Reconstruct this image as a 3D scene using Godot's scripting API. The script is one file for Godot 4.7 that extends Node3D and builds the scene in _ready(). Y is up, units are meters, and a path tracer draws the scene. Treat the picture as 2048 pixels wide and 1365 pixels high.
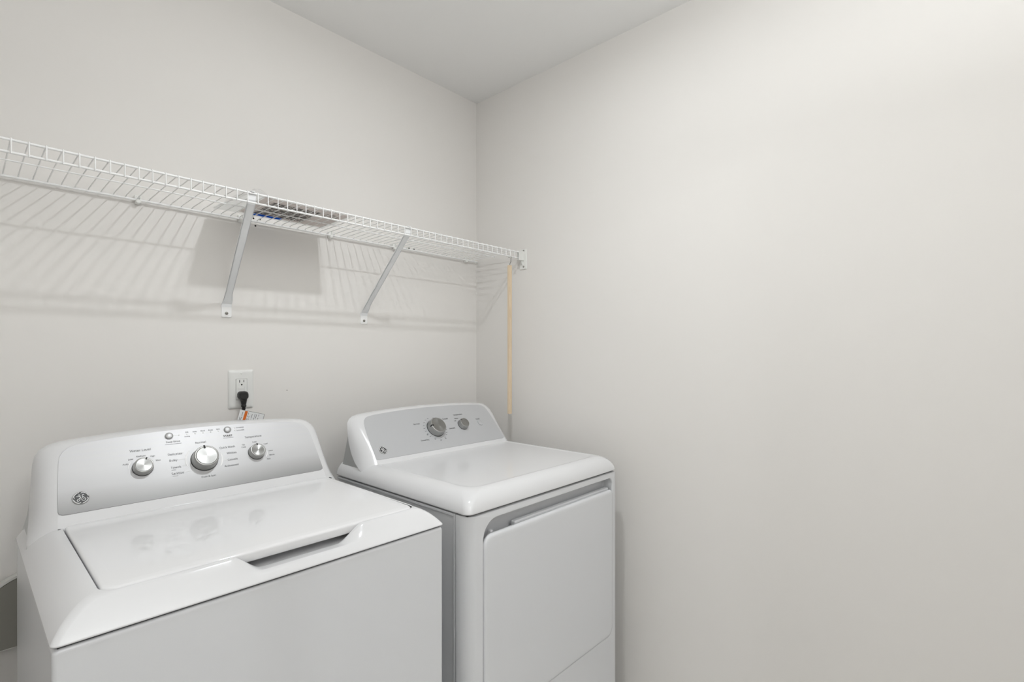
extends Node3D
# A laundry corner. The origin is the corner of the room at the floor: the shelf wall is z = 0, the wall beside the dryer is x = 0.

const CAM := Vector3(-1.646, 1.27, 1.737)
const CEIL := 2.447
const LEFT := -1.97
const FRONT := 2.35

var M := {}
var taken := {}


# ------------------------------------------------------------------ shapes
class MB:
	var V := PackedVector3Array()
	var G := PackedInt32Array()
	var U := PackedVector2Array()
	var T := Transform3D()

	func tri(a: Vector3, b: Vector3, c: Vector3, g := 0, ua := Vector2(), ub := Vector2(), uc := Vector2()) -> void:
		V.append(T * a); V.append(T * b); V.append(T * c)
		G.append(g)
		U.append(ua); U.append(ub); U.append(uc)

	func quad(a: Vector3, b: Vector3, c: Vector3, d: Vector3, g := 0) -> void:
		tri(a, b, c, g)
		tri(a, c, d, g)

	# turns the triangles from number i0 on so that they face outwards
	func outward(i0: int) -> void:
		var n := V.size()
		var mid := Vector3()
		for i in range(i0, n):
			mid += V[i]
		mid /= maxi(n - i0, 1)
		var vol := 0.0
		for i in range(i0, n, 3):
			vol += (V[i] - mid).dot((V[i + 1] - mid).cross(V[i + 2] - mid))
		if vol > 0.0:
			flip(i0)

	func flip(i0: int) -> void:
		for i in range(i0, V.size(), 3):
			var t := V[i + 1]
			V[i + 1] = V[i + 2]
			V[i + 2] = t
			var u := U[i + 1]
			U[i + 1] = U[i + 2]
			U[i + 2] = u

	# joins loops of equally many points; groups: one number, or one per strip
	func loft(loops: Array, groups = 0, cap0 := false, cap1 := false, closed := true) -> void:
		var i0 := V.size()
		for k in loops.size() - 1:
			var a: PackedVector3Array = loops[k]
			var b: PackedVector3Array = loops[k + 1]
			var g: int = groups[k] if groups is Array else groups
			var n := a.size()
			for i in (n if closed else n - 1):
				var j := (i + 1) % n
				quad(a[i], a[j], b[j], b[i], g)
		if cap0:
			cap(loops[0], 90, true)
		if cap1:
			cap(loops[-1], 91, false)
		outward(i0)

	func cap(loop: PackedVector3Array, g: int, back := false) -> void:
		var nrm := Vector3()
		for i in loop.size():
			nrm += loop[i].cross(loop[(i + 1) % loop.size()])
		var ax := nrm.abs().max_axis_index()
		var flat := PackedVector2Array()
		for p in loop:
			flat.append(Vector2(p.y, p.z) if ax == 0 else (Vector2(p.x, p.z) if ax == 1 else Vector2(p.x, p.y)))
		var ix := Geometry2D.triangulate_polygon(flat)
		# keep the winding that the strips have
		for i in range(0, ix.size(), 3):
			var a := loop[ix[i]]
			var b := loop[ix[i + 1]]
			var c := loop[ix[i + 2]]
			var same := (b - a).cross(c - a).dot(nrm) > 0.0
			if same == back:
				tri(a, c, b, g)
			else:
				tri(a, b, c, g)

	# a box with rounded edges: r, cut in n steps
	func box(lo: Vector3, hi: Vector3, r := 0.0, n := 2) -> void:
		var i0 := V.size()
		if r <= 0.0:
			var p := []
			for k in 8:
				p.append(Vector3(hi.x if k & 1 else lo.x, hi.y if k & 2 else lo.y, hi.z if k & 4 else lo.z))
			var f := [[0, 1, 3, 2], [4, 6, 7, 5], [0, 4, 5, 1], [2, 3, 7, 6], [0, 2, 6, 4], [1, 5, 7, 3]]
			for k in 6:
				quad(p[f[k][0]], p[f[k][1]], p[f[k][2]], p[f[k][3]], k)
			outward(i0)
			return
		var loops := []
		for k in n + 1:
			var a := PI / 2 * k / n
			loops.append(MB.at_y(MB.rr(lo.x + r * (1 - sin(a)), hi.x - r * (1 - sin(a)), lo.z + r * (1 - sin(a)), hi.z - r * (1 - sin(a)), maxf(r * sin(a), 1e-4), n), lo.y + r * (1 - cos(a))))
		for k in n + 1:
			var a := PI / 2 * (1.0 - float(k) / n)
			loops.append(MB.at_y(MB.rr(lo.x + r * (1 - sin(a)), hi.x - r * (1 - sin(a)), lo.z + r * (1 - sin(a)), hi.z - r * (1 - sin(a)), maxf(r * sin(a), 1e-4), n), hi.y - r * (1 - cos(a))))
		loft(loops, 0, true, true)

	func tube(path: PackedVector3Array, r: float, n := 8, caps := true) -> void:
		var loops := []
		var up := Vector3.UP
		for i in path.size():
			var d := (path[mini(i + 1, path.size() - 1)] - path[maxi(i - 1, 0)]).normalized()
			if absf(d.dot(up)) > 0.95:
				up = Vector3.RIGHT if absf(d.x) < 0.9 else Vector3.BACK
			var s := d.cross(up).normalized()
			var t := s.cross(d).normalized()
			up = t
			var loop := PackedVector3Array()
			for k in n:
				var a := TAU * k / n
				loop.append(path[i] + (s * cos(a) + t * sin(a)) * r)
			loops.append(loop)
		loft(loops, 0, caps, caps)

	# turns a profile of (radius, height) about the z axis; groups split it at sharp edges
	func lathe(profile: Array, n := 40, groups = 0, cap0 := false, cap1 := false) -> void:
		var i0 := V.size()
		var loops := []
		for p in profile:
			var loop := PackedVector3Array()
			for k in n:
				loop.append(Vector3(cos(TAU * k / n) * p[0], sin(TAU * k / n) * p[0], p[1]))
			loops.append(loop)
		loft(loops, groups, cap0, cap1)

	# a rounded rectangle as points; r: a number or four (corners x0y0, x1y0, x1y1, x0y1), sub: extra points on the four sides
	static func rr(x0: float, x1: float, y0: float, y1: float, r, n := 6, sub := [0, 0, 0, 0]) -> PackedVector2Array:
		var q: Array = r if r is Array else [r, r, r, r]
		var out := PackedVector2Array()
		var c := [Vector2(x0 + q[0], y0 + q[0]), Vector2(x1 - q[1], y0 + q[1]), Vector2(x1 - q[2], y1 - q[2]), Vector2(x0 + q[3], y1 - q[3])]
		for k in 4:
			for i in n + 1:
				var a := PI + PI / 2 * k + PI / 2 * i / n
				out.append(c[k] + Vector2(cos(a), sin(a)) * q[k])
			if sub[k] > 0:
				var e := PI + PI / 2 * (k + 1)
				var m := (k + 1) % 4
				var from: Vector2 = out[-1]
				var to: Vector2 = c[m] + Vector2(cos(e), sin(e)) * q[m]
				for i in sub[k]:
					out.append(from.lerp(to, (i + 1.0) / (sub[k] + 1.0)))
		return out

	static func at_y(p: PackedVector2Array, y: float) -> PackedVector3Array:
		var out := PackedVector3Array()
		for v in p:
			out.append(Vector3(v.x, y, v.y))
		return out

	static func at_z(p: PackedVector2Array, z: float) -> PackedVector3Array:
		var out := PackedVector3Array()
		for v in p:
			out.append(Vector3(v.x, v.y, z))
		return out

	# normals weighted by area, smooth inside a group, sharp between groups (a group below zero is faceted)
	func mesh() -> ArrayMesh:
		var acc := {}
		var face := PackedVector3Array()
		for t in G.size():
			var i := t * 3
			var nrm := (V[i + 2] - V[i]).cross(V[i + 1] - V[i])
			face.append(nrm)
			if G[t] >= 0:
				for k in 3:
					var key := Vector4i(roundi(V[i + k].x * 1e5), roundi(V[i + k].y * 1e5), roundi(V[i + k].z * 1e5), G[t])
					acc[key] = acc.get(key, Vector3()) + nrm
		var N := PackedVector3Array()
		for t in G.size():
			for k in 3:
				var v := V[t * 3 + k]
				var nrm: Vector3 = face[t] if G[t] < 0 else acc[Vector4i(roundi(v.x * 1e5), roundi(v.y * 1e5), roundi(v.z * 1e5), G[t])]
				N.append(nrm.normalized() if nrm.length() > 1e-20 else Vector3.UP)
		var a := []
		a.resize(Mesh.ARRAY_MAX)
		a[Mesh.ARRAY_VERTEX] = V
		a[Mesh.ARRAY_NORMAL] = N
		a[Mesh.ARRAY_TEX_UV] = U
		var m := ArrayMesh.new()
		m.add_surface_from_arrays(Mesh.PRIMITIVE_TRIANGLES, a)
		return m


# ------------------------------------------------------------------ things and parts
func numbered(called: String) -> String:
	var k: int = taken.get(called, -1) + 1
	taken[called] = k
	return called if k == 0 else "%s_%03d" % [called, k]


func thing(called: String, label: String, category: String, at := Vector3.ZERO, group := "") -> Node3D:
	var o := Node3D.new()
	o.name = numbered(called)
	add_child(o)
	o.position = at
	tag(o, label, category, group)
	return o


func tag(o: Node, label: String, category := "", group := "") -> void:
	o.set_meta("label", label)
	if category:
		o.set_meta("category", category)
	if group:
		o.set_meta("group", group)


func obj(called: String, mb: MB, mat: Material, parent: Node, label := "") -> MeshInstance3D:
	var o := MeshInstance3D.new()
	o.name = numbered(called) if parent == self else called
	o.mesh = mb.mesh()
	o.material_override = mat
	parent.add_child(o, true)
	if label:
		o.set_meta("label", label)
	return o


func struct(called: String, mb: MB, mat: Material, label := "") -> MeshInstance3D:
	var o := obj(called, mb, mat, self, label)
	o.set_meta("kind", "structure")
	o.set_meta("category", called.split("_")[0])
	return o


func copy(src: Node3D, at: Vector3, label: String) -> Node3D:
	var o: Node3D = src.duplicate()
	o.name = numbered(String(src.name))
	add_child(o)
	o.position = at
	o.set_meta("label", label)
	return o


func paint(c: Color, rough := 0.5, metal := 0.0, spec := 0.5) -> StandardMaterial3D:
	var m := StandardMaterial3D.new()
	m.albedo_color = c
	m.roughness = rough
	m.metallic = metal
	m.metallic_specular = spec
	return m


func srgb(r: int, g: int, b: int) -> Color:
	return Color8(r, g, b)


func materials() -> void:
	M.wall = paint(srgb(237, 234, 230), 0.75, 0.0, 0.3)
	var n := FastNoiseLite.new()
	n.seed = 5
	n.frequency = 0.03
	var nt := NoiseTexture2D.new()
	nt.width = 512
	nt.height = 512
	nt.seamless = true
	nt.noise = n
	M.wall.heightmap_enabled = true
	M.wall.heightmap_texture = nt
	M.wall.heightmap_scale = 0.008
	M.wall.uv1_triplanar = true
	M.wall.uv1_world_triplanar = true
	M.wall.uv1_scale = Vector3(3, 3, 3)
	M.ceiling = paint(srgb(244, 243, 241), 0.9, 0.0, 0.2)
	M.floor = paint(srgb(232, 229, 224), 0.5)
	M.trim = paint(srgb(236, 235, 231), 0.35)
	M.enamel = paint(srgb(222, 223, 225), 0.2)
	M.plastic = paint(srgb(227, 227, 228), 0.14)
	M.lid = paint(srgb(238, 238, 239), 0.05)
	M.dark = paint(srgb(40, 40, 42), 0.6)
	M.seal = paint(srgb(95, 96, 98), 0.6)
	M.galv = paint(srgb(196, 198, 198), 0.4, 0.25)
	M.wire = paint(srgb(250, 250, 249), 0.35)
	M.brace = paint(srgb(247, 248, 249), 0.45)
	M.clip = paint(srgb(240, 240, 236), 0.4)
	M.outlet = paint(srgb(236, 236, 233), 0.3)
	M.rubber = paint(srgb(30, 30, 30), 0.45)
	M.ink = paint(srgb(88, 89, 92), 0.6)
	M.inkfine = paint(srgb(150, 151, 154), 0.6)
	M.inkdark = paint(srgb(38, 38, 40), 0.6)
	M.white = paint(srgb(250, 250, 250), 0.5)
	M.screw = paint(srgb(150, 148, 142), 0.35, 0.8)
	M.hole = paint(srgb(28, 24, 20), 0.9)
	M.badge = paint(srgb(66, 67, 68), 0.3)
	M.steel = paint(srgb(176, 176, 174), 0.28, 1.0)
	M.brushed = paint(srgb(150, 150, 148), 0.34, 1.0)
	M.brushed.anisotropy_enabled = true
	M.brushed.anisotropy = 0.85
	M.button = paint(srgb(178, 178, 178), 0.4, 0.5)
	M.boxgrey = paint(srgb(150, 148, 140), 0.5)
	M.wood = paint(Color.WHITE, 0.6)
	var wn := FastNoiseLite.new()
	wn.seed = 11
	wn.frequency = 0.02
	var wt := NoiseTexture2D.new()
	wt.width = 256
	wt.height = 256
	wt.noise = wn
	wt.seamless = true
	var gr := Gradient.new()
	gr.set_color(0, srgb(222, 199, 166))
	gr.set_color(1, srgb(238, 219, 191))
	wt.color_ramp = gr
	M.wood.albedo_texture = wt
	M.wood.uv1_triplanar = true
	M.wood.uv1_scale = Vector3(30, 2, 30)


# ------------------------------------------------------------------ the scene
func _ready() -> void:
	materials()
	# camera: level, the lens shifted so that the horizon lies a little below the middle
	var cam := Camera3D.new()
	cam.name = "camera"
	var f := 1015.0
	var near := 0.02
	cam.projection = Camera3D.PROJECTION_FRUSTUM
	cam.keep_aspect = Camera3D.KEEP_HEIGHT
	cam.near = near
	cam.far = 60.0
	cam.size = 1365.0 / f * near
	cam.frustum_offset = Vector2(0.0, 25.7 / f * near)
	add_child(cam)
	cam.position = CAM
	cam.rotation.y = -atan(1015.0 / 931.0)
	cam.current = true
	# environment
	var env := Environment.new()
	env.background_mode = Environment.BG_COLOR
	env.background_color = Color(0.02, 0.02, 0.02)
	env.tonemap_mode = Environment.TONE_MAPPER_LINEAR
	env.tonemap_exposure = 0.81
	env.sdfgi_enabled = true
	env.ssao_enabled = true
	env.ssil_enabled = true
	var we := WorldEnvironment.new()
	we.name = "environment"
	we.environment = env
	add_child(we)
	# lamps: the ceiling lamp over the machines; those behind the camera are unseen, added fill
	ceiling_lamp(Vector3(-0.869, CEIL, 0.999), 0.062, 0.05, 0.86, "round ceiling lamp over the washer and dryer")
	ceiling_lamp(Vector3(-1.35, CEIL, 3.25), 0.12, 0.05, 1.5, "added round fill lamp on the hall ceiling, unseen behind the camera")
	fill_uplighter(Vector3(-1.30, 0, 2.10), 2.1)
	room()
	washer()
	dryer()
	shelf()
	packet()
	outlet()
	stick()
	wall_box()


func ceiling_lamp(at: Vector3, r: float, drop: float, energy: float, label: String) -> void:
	var t := thing("ceiling_light", label, "lamp", at)
	var b := MB.new()
	b.T = Transform3D(Basis(Vector3.RIGHT, PI / 2))
	b.lathe([[r * 1.12, 0.0], [r * 1.12, drop * 0.7], [r * 1.08, drop * 0.9], [r * 1.0, drop * 0.9]], 40, [0, 0, 1], true, false)
	obj("base", b, M.trim, t)
	var d := MB.new()
	d.T = b.T
	d.lathe([[r * 1.0, drop * 0.88], [r * 0.98, drop * 0.94], [r * 0.9, drop * 0.97]], 40, 0, true, true)
	var glow := paint(srgb(255, 250, 242), 0.5)
	glow.emission_enabled = true
	glow.emission = srgb(255, 246, 232)
	glow.emission_energy_multiplier = 2.0
	obj("diffuser", d, glow, t)
	var l := AreaLight3D.new()
	l.name = "lamp_light"
	l.area_size = Vector2(r * 0.75, r * 0.75)
	l.light_color = srgb(248, 252, 255)
	l.light_energy = energy
	l.shadow_enabled = true
	l.set("area_range", 12.0)
	t.add_child(l)
	l.position = Vector3(0, -drop * 1.02, 0)
	l.rotation.x = -PI / 2


# an added fill lamp, unseen behind the camera, brightening the room off the ceiling
func fill_uplighter(at: Vector3, energy: float) -> void:
	var t := thing("added_fill_lamp", "added fill lamp with an upward bowl on a slim white pole, unseen behind the camera", "added fill lamp", at)
	var turn := Transform3D(Basis(Vector3.RIGHT, -PI / 2))
	var b := MB.new()
	b.T = turn
	b.lathe([[0.13, 0.0], [0.132, 0.012], [0.12, 0.022], [0.02, 0.03]], 40, 0, true, true)
	obj("base", b, M.trim, t)
	b = MB.new()
	b.tube(PackedVector3Array([Vector3(0, 0.02, 0), Vector3(0, 1.72, 0)]), 0.011, 14)
	obj("pole", b, M.trim, t)
	b = MB.new()
	b.T = turn
	b.lathe([[0.02, 1.70], [0.07, 1.72], [0.12, 1.75], [0.15, 1.79], [0.146, 1.79], [0.115, 1.756], [0.02, 1.735]], 40, 0, true, true)
	obj("lamp_bowl", b, M.trim, t)
	b = MB.new()
	b.T = turn
	b.lathe([[0.10, 1.757], [0.10, 1.762], [0.085, 1.765]], 32, 0, true, true)
	var glow := paint(srgb(250, 250, 250), 0.5)
	glow.emission_enabled = true
	glow.emission = srgb(248, 252, 255)
	glow.emission_energy_multiplier = 2.0
	obj("bulb", b, glow, t)
	var l := AreaLight3D.new()
	l.name = "lamp_light"
	l.area_size = Vector2(0.15, 0.15)
	l.light_color = srgb(248, 252, 255)
	l.light_energy = energy
	l.shadow_enabled = true
	t.add_child(l)
	l.position = Vector3(0, 1.768, 0)
	l.rotation.x = PI / 2


func room() -> void:
	var w := 0.12
	var b := MB.new()
	b.box(Vector3(LEFT - w, 0, -w), Vector3(w, CEIL, 0))
	var back := struct("wall_back", b, M.wall, "warm off-white wall behind the washer and dryer")
	b = MB.new()
	b.box(Vector3(0, 0, 0), Vector3(w, CEIL, 4.2))
	struct("wall_right", b, M.wall, "bare warm off-white wall beside the dryer")
	b = MB.new()
	b.box(Vector3(LEFT - w, 0, 0), Vector3(LEFT, CEIL, 4.2))
	struct("wall_left", b, M.wall)
	b = MB.new()
	b.box(Vector3(LEFT, 0, FRONT), Vector3(-1.9, CEIL, FRONT + w))
	b.box(Vector3(-0.75, 0, FRONT), Vector3(0, CEIL, FRONT + w))
	b.box(Vector3(-1.9, 2.2, FRONT), Vector3(-0.75, CEIL, FRONT + w))
	struct("wall_front", b, M.wall)
	b = MB.new()
	b.box(Vector3(LEFT - w, 0, 4.2), Vector3(w, CEIL, 4.2 + w))
	struct("wall_hall", b, M.wall)
	b = MB.new()
	b.box(Vector3(LEFT - w, -0.1, -w), Vector3(w, 0, 4.2 + w))
	struct("floor", b, M.floor)
	b = MB.new()
	b.box(Vector3(LEFT - w, CEIL, -w), Vector3(w, CEIL + 0.1, 4.2 + w))
	struct("ceiling", b, M.ceiling, "plain matt ceiling over the corner")
	# small holes left by screws that missed
	for p in [Vector2(-0.9973, 1.7115), Vector2(-0.9770, 1.7122), Vector2(-0.9911, 1.6882), Vector2(-0.3840, 1.7078), Vector2(-0.3587, 1.7075), Vector2(-0.8885, 1.1457)]:
		var h := MB.new()
		h.T = Transform3D(Basis(), Vector3(p.x, p.y, 0.0))
		var hr := 0.0015 if p.y < 1.2 else 0.003
		h.lathe([[hr, 0.0], [hr * 0.9, 0.0006], [hr * 0.3, 0.0004]], 10, 0, false, true)
		obj("screw_hole", h, M.hole, back)


# ------------------------------------------------------------------ machines
func smooth(a: float, b: float, x: float) -> float:
	return smoothstep(a, b, x)


# the raised panel at the back of a machine. sections: rows of [height, half width of the front edge, half width of the flank, height of the flank point, depth of the flank]
func console(root: Node3D, xc: float, y0: float, z0: float, slope: float, rows: Array, bottom: Array, back: Array, shell_mat: Material, panel_mat: Material) -> MeshInstance3D:
	var zf := func(y: float) -> float: return z0 - slope * (y - y0)
	var levels := [[0.0, 1.0], [0.02, 0.93], [0.06, 0.8], [0.14, 0.6], [0.28, 0.38], [0.5, 0.18], [0.75, 0.06], [1.0, 0.0]]
	var loops := []
	for lv in levels:
		var loop := PackedVector3Array()
		for side in [1, -1]:
			var n := rows.size()
			for i in n:
				var r: Array = rows[i] if side == 1 else rows[n - 1 - i]
				if side == -1 and r[1] == 0.0:
					continue
				var hx: float = lerpf(r[2], r[1], lv[1])
				var y: float = lerpf(r[3], r[0], lv[1])
				loop.append(Vector3(xc + side * hx, y, zf.call(y) - lv[0] * r[4]))
		loops.append(loop)
	var b := MB.new()
	var inner := PackedVector3Array()
	for p in loops[-1]:
		inner.append(Vector3(xc + (p.x - xc) * 0.985, p.y - (0.004 if p.y > 0.9 else 0.0), p.z + 0.002))
	loops.append(inner)
	b.loft(loops, [0, 0, 0, 0, 0, 0, 0, 1], true, false)
	var shell := obj("console_housing", b, shell_mat, root)
	# the metal box behind the housing
	var rear := PackedVector3Array()
	for p in inner:
		rear.append(Vector3(p.x, p.y, minf(p.z - 0.001, back[1] + (p.y - back[0]) * back[2])))
	b = MB.new()
	b.loft([inner, rear], 0, true, true)
	obj("console_back", b, M.galv, root, "grey sheet metal back of the console")
	# the printed panel let into the housing
	var half := []
	for q in bottom:
		half.append(Vector2(q[1], q[0]))
	for r in rows:
		if r[0] > bottom[-1][0] + 0.005:
			half.append(Vector2(r[1], r[0]))
	var outline := PackedVector2Array()
	for q in half:
		outline.append(Vector2(q.x, q.y))
	for i in range(half.size() - 1, -1, -1):
		if half[i].x > 0.0:
			outline.append(Vector2(-half[i].x, half[i].y))
	var nrm := Vector3(0, slope, 1).normalized()
	var l0 := PackedVector3Array()
	var l1 := PackedVector3Array()
	var l2 := PackedVector3Array()
	for q in outline:
		var p := Vector3(xc + q.x, q.y, zf.call(q.y))
		var inw := Vector3(xc + q.x * 0.9965, lerpf(q.y, y0 + 0.06, 0.008), 0)
		inw.z = zf.call(inw.y)
		l0.append(p - nrm * 0.001)
		l1.append(p + nrm * 0.0003)
		l2.append(inw + nrm * 0.0010)
	b = MB.new()
	b.loft([l0, l1, l2], [0, 1], false, true)
	for i in b.V.size():
		var s := (b.V[i].y - y0) * sqrt(1.0 + slope * slope)
		b.U[i] = Vector2(clampf((b.V[i].x - xc) / 0.6 + 0.5, 0.0, 1.0), clampf(s / 0.18, 0.01, 0.99))
	return obj("control_panel", b, panel_mat, root)


# a frame on the panel: x along it, y up the slope, z out of it
func on_panel(xc: float, y0: float, z0: float, slope: float, x: float, s: float, out := 0.001) -> Transform3D:
	var c := 1.0 / sqrt(1.0 + slope * slope)
	var n := Vector3(0, slope * c, c)
	return Transform3D(Basis(Vector3.RIGHT, Vector3(0, c, -slope * c), n), Vector3(xc + x, y0 + s * c, z0 - slope * s * c) + n * out)


func lettering(list: Array, frame: Callable, mat: Material, parent: Node, called := "lettering") -> void:
	var st := SurfaceTool.new()
	st.begin(Mesh.PRIMITIVE_TRIANGLES)
	for e in list:
		var font := SystemFont.new()
		font.font_names = PackedStringArray(["Droid Sans"])
		font.font_weight = 700 if e.size() > 4 else 400
		var tm := TextMesh.new()
		tm.text = e[0]
		tm.font = font
		tm.font_size = 32
		tm.pixel_size = 0.001
		tm.depth = 0.02
		tm.curve_step = 2.0
		var bb := tm.get_aabb()
		if bb.size.x <= 0.0:
			continue
		var k: float = e[3] / bb.size.x
		var fit := Transform3D(Basis.from_scale(Vector3(k, k, 0.01)), Vector3.ZERO)
		fit.origin = -(bb.position + bb.size / 2) * Vector3(k, k, 0.01)
		var fr: Transform3D = frame.call(e[1], e[2])
		st.append_from(tm, 0, fr * fit)
	var o := MeshInstance3D.new()
	o.name = called
	o.mesh = st.commit()
	o.material_override = mat
	parent.add_child(o, true)


# fine printed strokes: [x, s, width, height]
func strokes(list: Array, frame: Callable, mat: Material, parent: Node, called: String, arcs := []) -> void:
	var b := MB.new()
	for e in list:
		b.T = frame.call(e[0], e[1])
		b.box(Vector3(-e[2] / 2, -e[3] / 2, -0.0002), Vector3(e[2] / 2, e[3] / 2, 0.0002))
	for e in arcs:  # [x, s, radius, width, from, to]
		b.T = frame.call(e[0], e[1])
		var lo := PackedVector3Array()
		var ro := PackedVector3Array()
		for k in 17:
			var a: float = deg_to_rad(lerpf(e[4], e[5], k / 16.0))
			var w: float = e[3] * (0.35 + 0.65 * sin(PI * k / 16.0))
			lo.append(Vector3(cos(a), sin(a), 0) * (e[2] - w / 2) + Vector3(0, 0, 0.0002))
			ro.append(Vector3(cos(a), sin(a), 0) * (e[2] + w / 2) + Vector3(0, 0, 0.0002))
		var i0 := b.V.size()
		b.loft([lo, ro], 0, false, false, false)
		if (b.V[i0 + 2] - b.V[i0]).cross(b.V[i0 + 1] - b.V[i0]).dot(b.T.basis.z) < 0.0:
			b.flip(i0)
	obj(called, b, mat, parent).set_meta("kind", "stuff")


# a round dial. radius of the skirt and of the cap, height; turn: where the pointer stands, degrees from the top, clockwise
func knob(fr: Transform3D, r: float, h: float, turn: float, dark_skirt: bool, parent: Node, label: String) -> void:
	var b := MB.new()
	b.T = fr
	var rc := r * 0.93
	b.lathe([[r, 0.0], [r, 0.0015], [r * 0.99, h * 0.25], [rc, h * 0.86], [rc * 0.985, h * 0.95], [rc * 0.95, h], [rc * 0.9, h * 1.0]], 56, [0, 0, 0, 0, 0, 0])
	var o := obj("knob", b, M.steel, parent, label)
	# the brushed cap
	b = MB.new()
	b.T = fr
	var i0 := b.V.size()
	b.lathe([[rc * 0.9, h * 1.0], [rc * 0.86, h * 0.985], [rc * 0.82, h * 0.975], [rc * 0.8, h * 0.974], [rc * 0.4, h * 0.972], [0.0004, h * 0.970]], 56, 0, false, false)
	for i in range(i0, b.V.size(), 3):
		for k in 3:
			var p := fr.affine_inverse() * b.V[i + k]
			b.U[i + k] = Vector2(p.x, p.y)
		# turn the texture frame so that the brushing runs round the cap
		var mid := (b.U[i] + b.U[i + 1] + b.U[i + 2]) / 3.0
		var ang := mid.angle()
		for k in 3:
			b.U[i + k] = b.U[i + k].rotated(-ang - PI / 2)
	if b.V.size() > i0:
		var nn := (b.V[i0 + 2] - b.V[i0]).cross(b.V[i0 + 1] - b.V[i0])
		if nn.dot(fr.basis.z) < 0.0:
			b.flip(i0)
	obj("knob_cap", b, M.brushed, o)
	b = MB.new()
	b.T = fr * Transform3D(Basis(Vector3.BACK, -deg_to_rad(turn)), Vector3.ZERO)
	b.box(Vector3(-r * 0.07, rc * 0.72, h * 0.96), Vector3(r * 0.07, rc * 0.985, h * 1.03), 0.0004, 1)
	b.box(Vector3(-r * 0.07, rc * 0.965, h * 0.62), Vector3(r * 0.07, rc * 1.02, h * 1.03), 0.0004, 1)
	obj("pointer", b, M.inkdark, o, "black pointer line")
	b = MB.new()
	b.T = fr
	b.lathe([[r * 1.03, 0.0], [r * 1.03, 0.0012], [r, 0.0012]], 48, [0, 1])
	obj("skirt", b, M.dark if dark_skirt else M.steel, o)


func emblem(fr: Transform3D, r: float, parent: Node) -> void:
	var b := MB.new()
	b.T = fr
	b.lathe([[r, 0.0], [r, 0.0014], [r * 0.97, 0.0018], [r * 0.93, 0.0018], [r * 0.91, 0.0012]], 48, [0, 0, 0, 0])
	var o := obj("emblem", b, M.steel, parent, "round dark emblem with a script monogram")
	b = MB.new()
	b.T = fr
	b.lathe([[r * 0.92, 0.0], [r * 0.92, 0.0012], [r * 0.9, 0.0013]], 48, 0, false, true)
	obj("emblem_face", b, M.badge, o)
	var px := func(x: float, y: float) -> Vector3:
		var u := (x - 540.0) / 290.0
		var v := -(y - 640.0 + (x - 540.0) * 0.16) / 172.0
		return Vector3(u * 0.95, v * 0.95, 0) * r + Vector3(0, 0, 0.0013)
	var gee := [[392, 608], [408, 622], [435, 612], [455, 582], [478, 556], [503, 560], [506, 586], [486, 610], [456, 612], [446, 596]]
	var gee2 := [[506, 570], [518, 606], [514, 650], [496, 700], [462, 740], [418, 746], [400, 728], [424, 700], [470, 676], [540, 632]]
	var ee := [[655, 560], [640, 538], [612, 540], [592, 564], [596, 592], [622, 608], [655, 606], [612, 616], [578, 640], [562, 678], [584, 708], [632, 712], [684, 694], [704, 664], [680, 642], [642, 646], [630, 668]]
	b = MB.new()
	b.T = fr
	for line in [gee, gee2, ee]:
		var cv := Curve3D.new()
		for i in line.size():
			var p: Vector3 = px.call(line[i][0], line[i][1])
			var q: Vector3 = px.call(line[maxi(i - 1, 0)][0], line[maxi(i - 1, 0)][1])
			var s: Vector3 = px.call(line[mini(i + 1, line.size() - 1)][0], line[mini(i + 1, line.size() - 1)][1])
			cv.add_point(p, (q - s) / 6.0, (s - q) / 6.0)
		cv.bake_interval = r * 0.05
		b.tube(cv.get_baked_points(), r * 0.042, 6)
	for k in 4:  # the four curls inside the rim
		var a0 := deg_to_rad(100.0 + 90.0 * k)
		var path := PackedVector3Array()
		for i in 14:
			var t := i / 13.0
			var a := a0 + deg_to_rad(78.0) * t
			var rad := 0.86 if t < 0.72 else 0.86 - 0.16 * pow((t - 0.72) / 0.28, 2.0)
			path.append(Vector3(cos(a), sin(a), 0) * r * rad + Vector3(0, 0, 0.0013))
		b.tube(path, r * 0.05, 6)
	obj("monogram", b, M.white, o)


# points of a cover: the outline at an inset d from the sides and f from the front
func cover_loop(x0: float, x1: float, zf: float, zb: float, d: float, f: float, y: float, r: float, n: int, sub: int) -> PackedVector3Array:
	# the corner order runs back-left, back-right, front-right, front-left
	return MB.at_y(MB.rr(x0 + d, x1 - d, zb, zf - f, [0.001, 0.001, r, r], n, [0, 0, sub, 0]), y)


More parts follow.
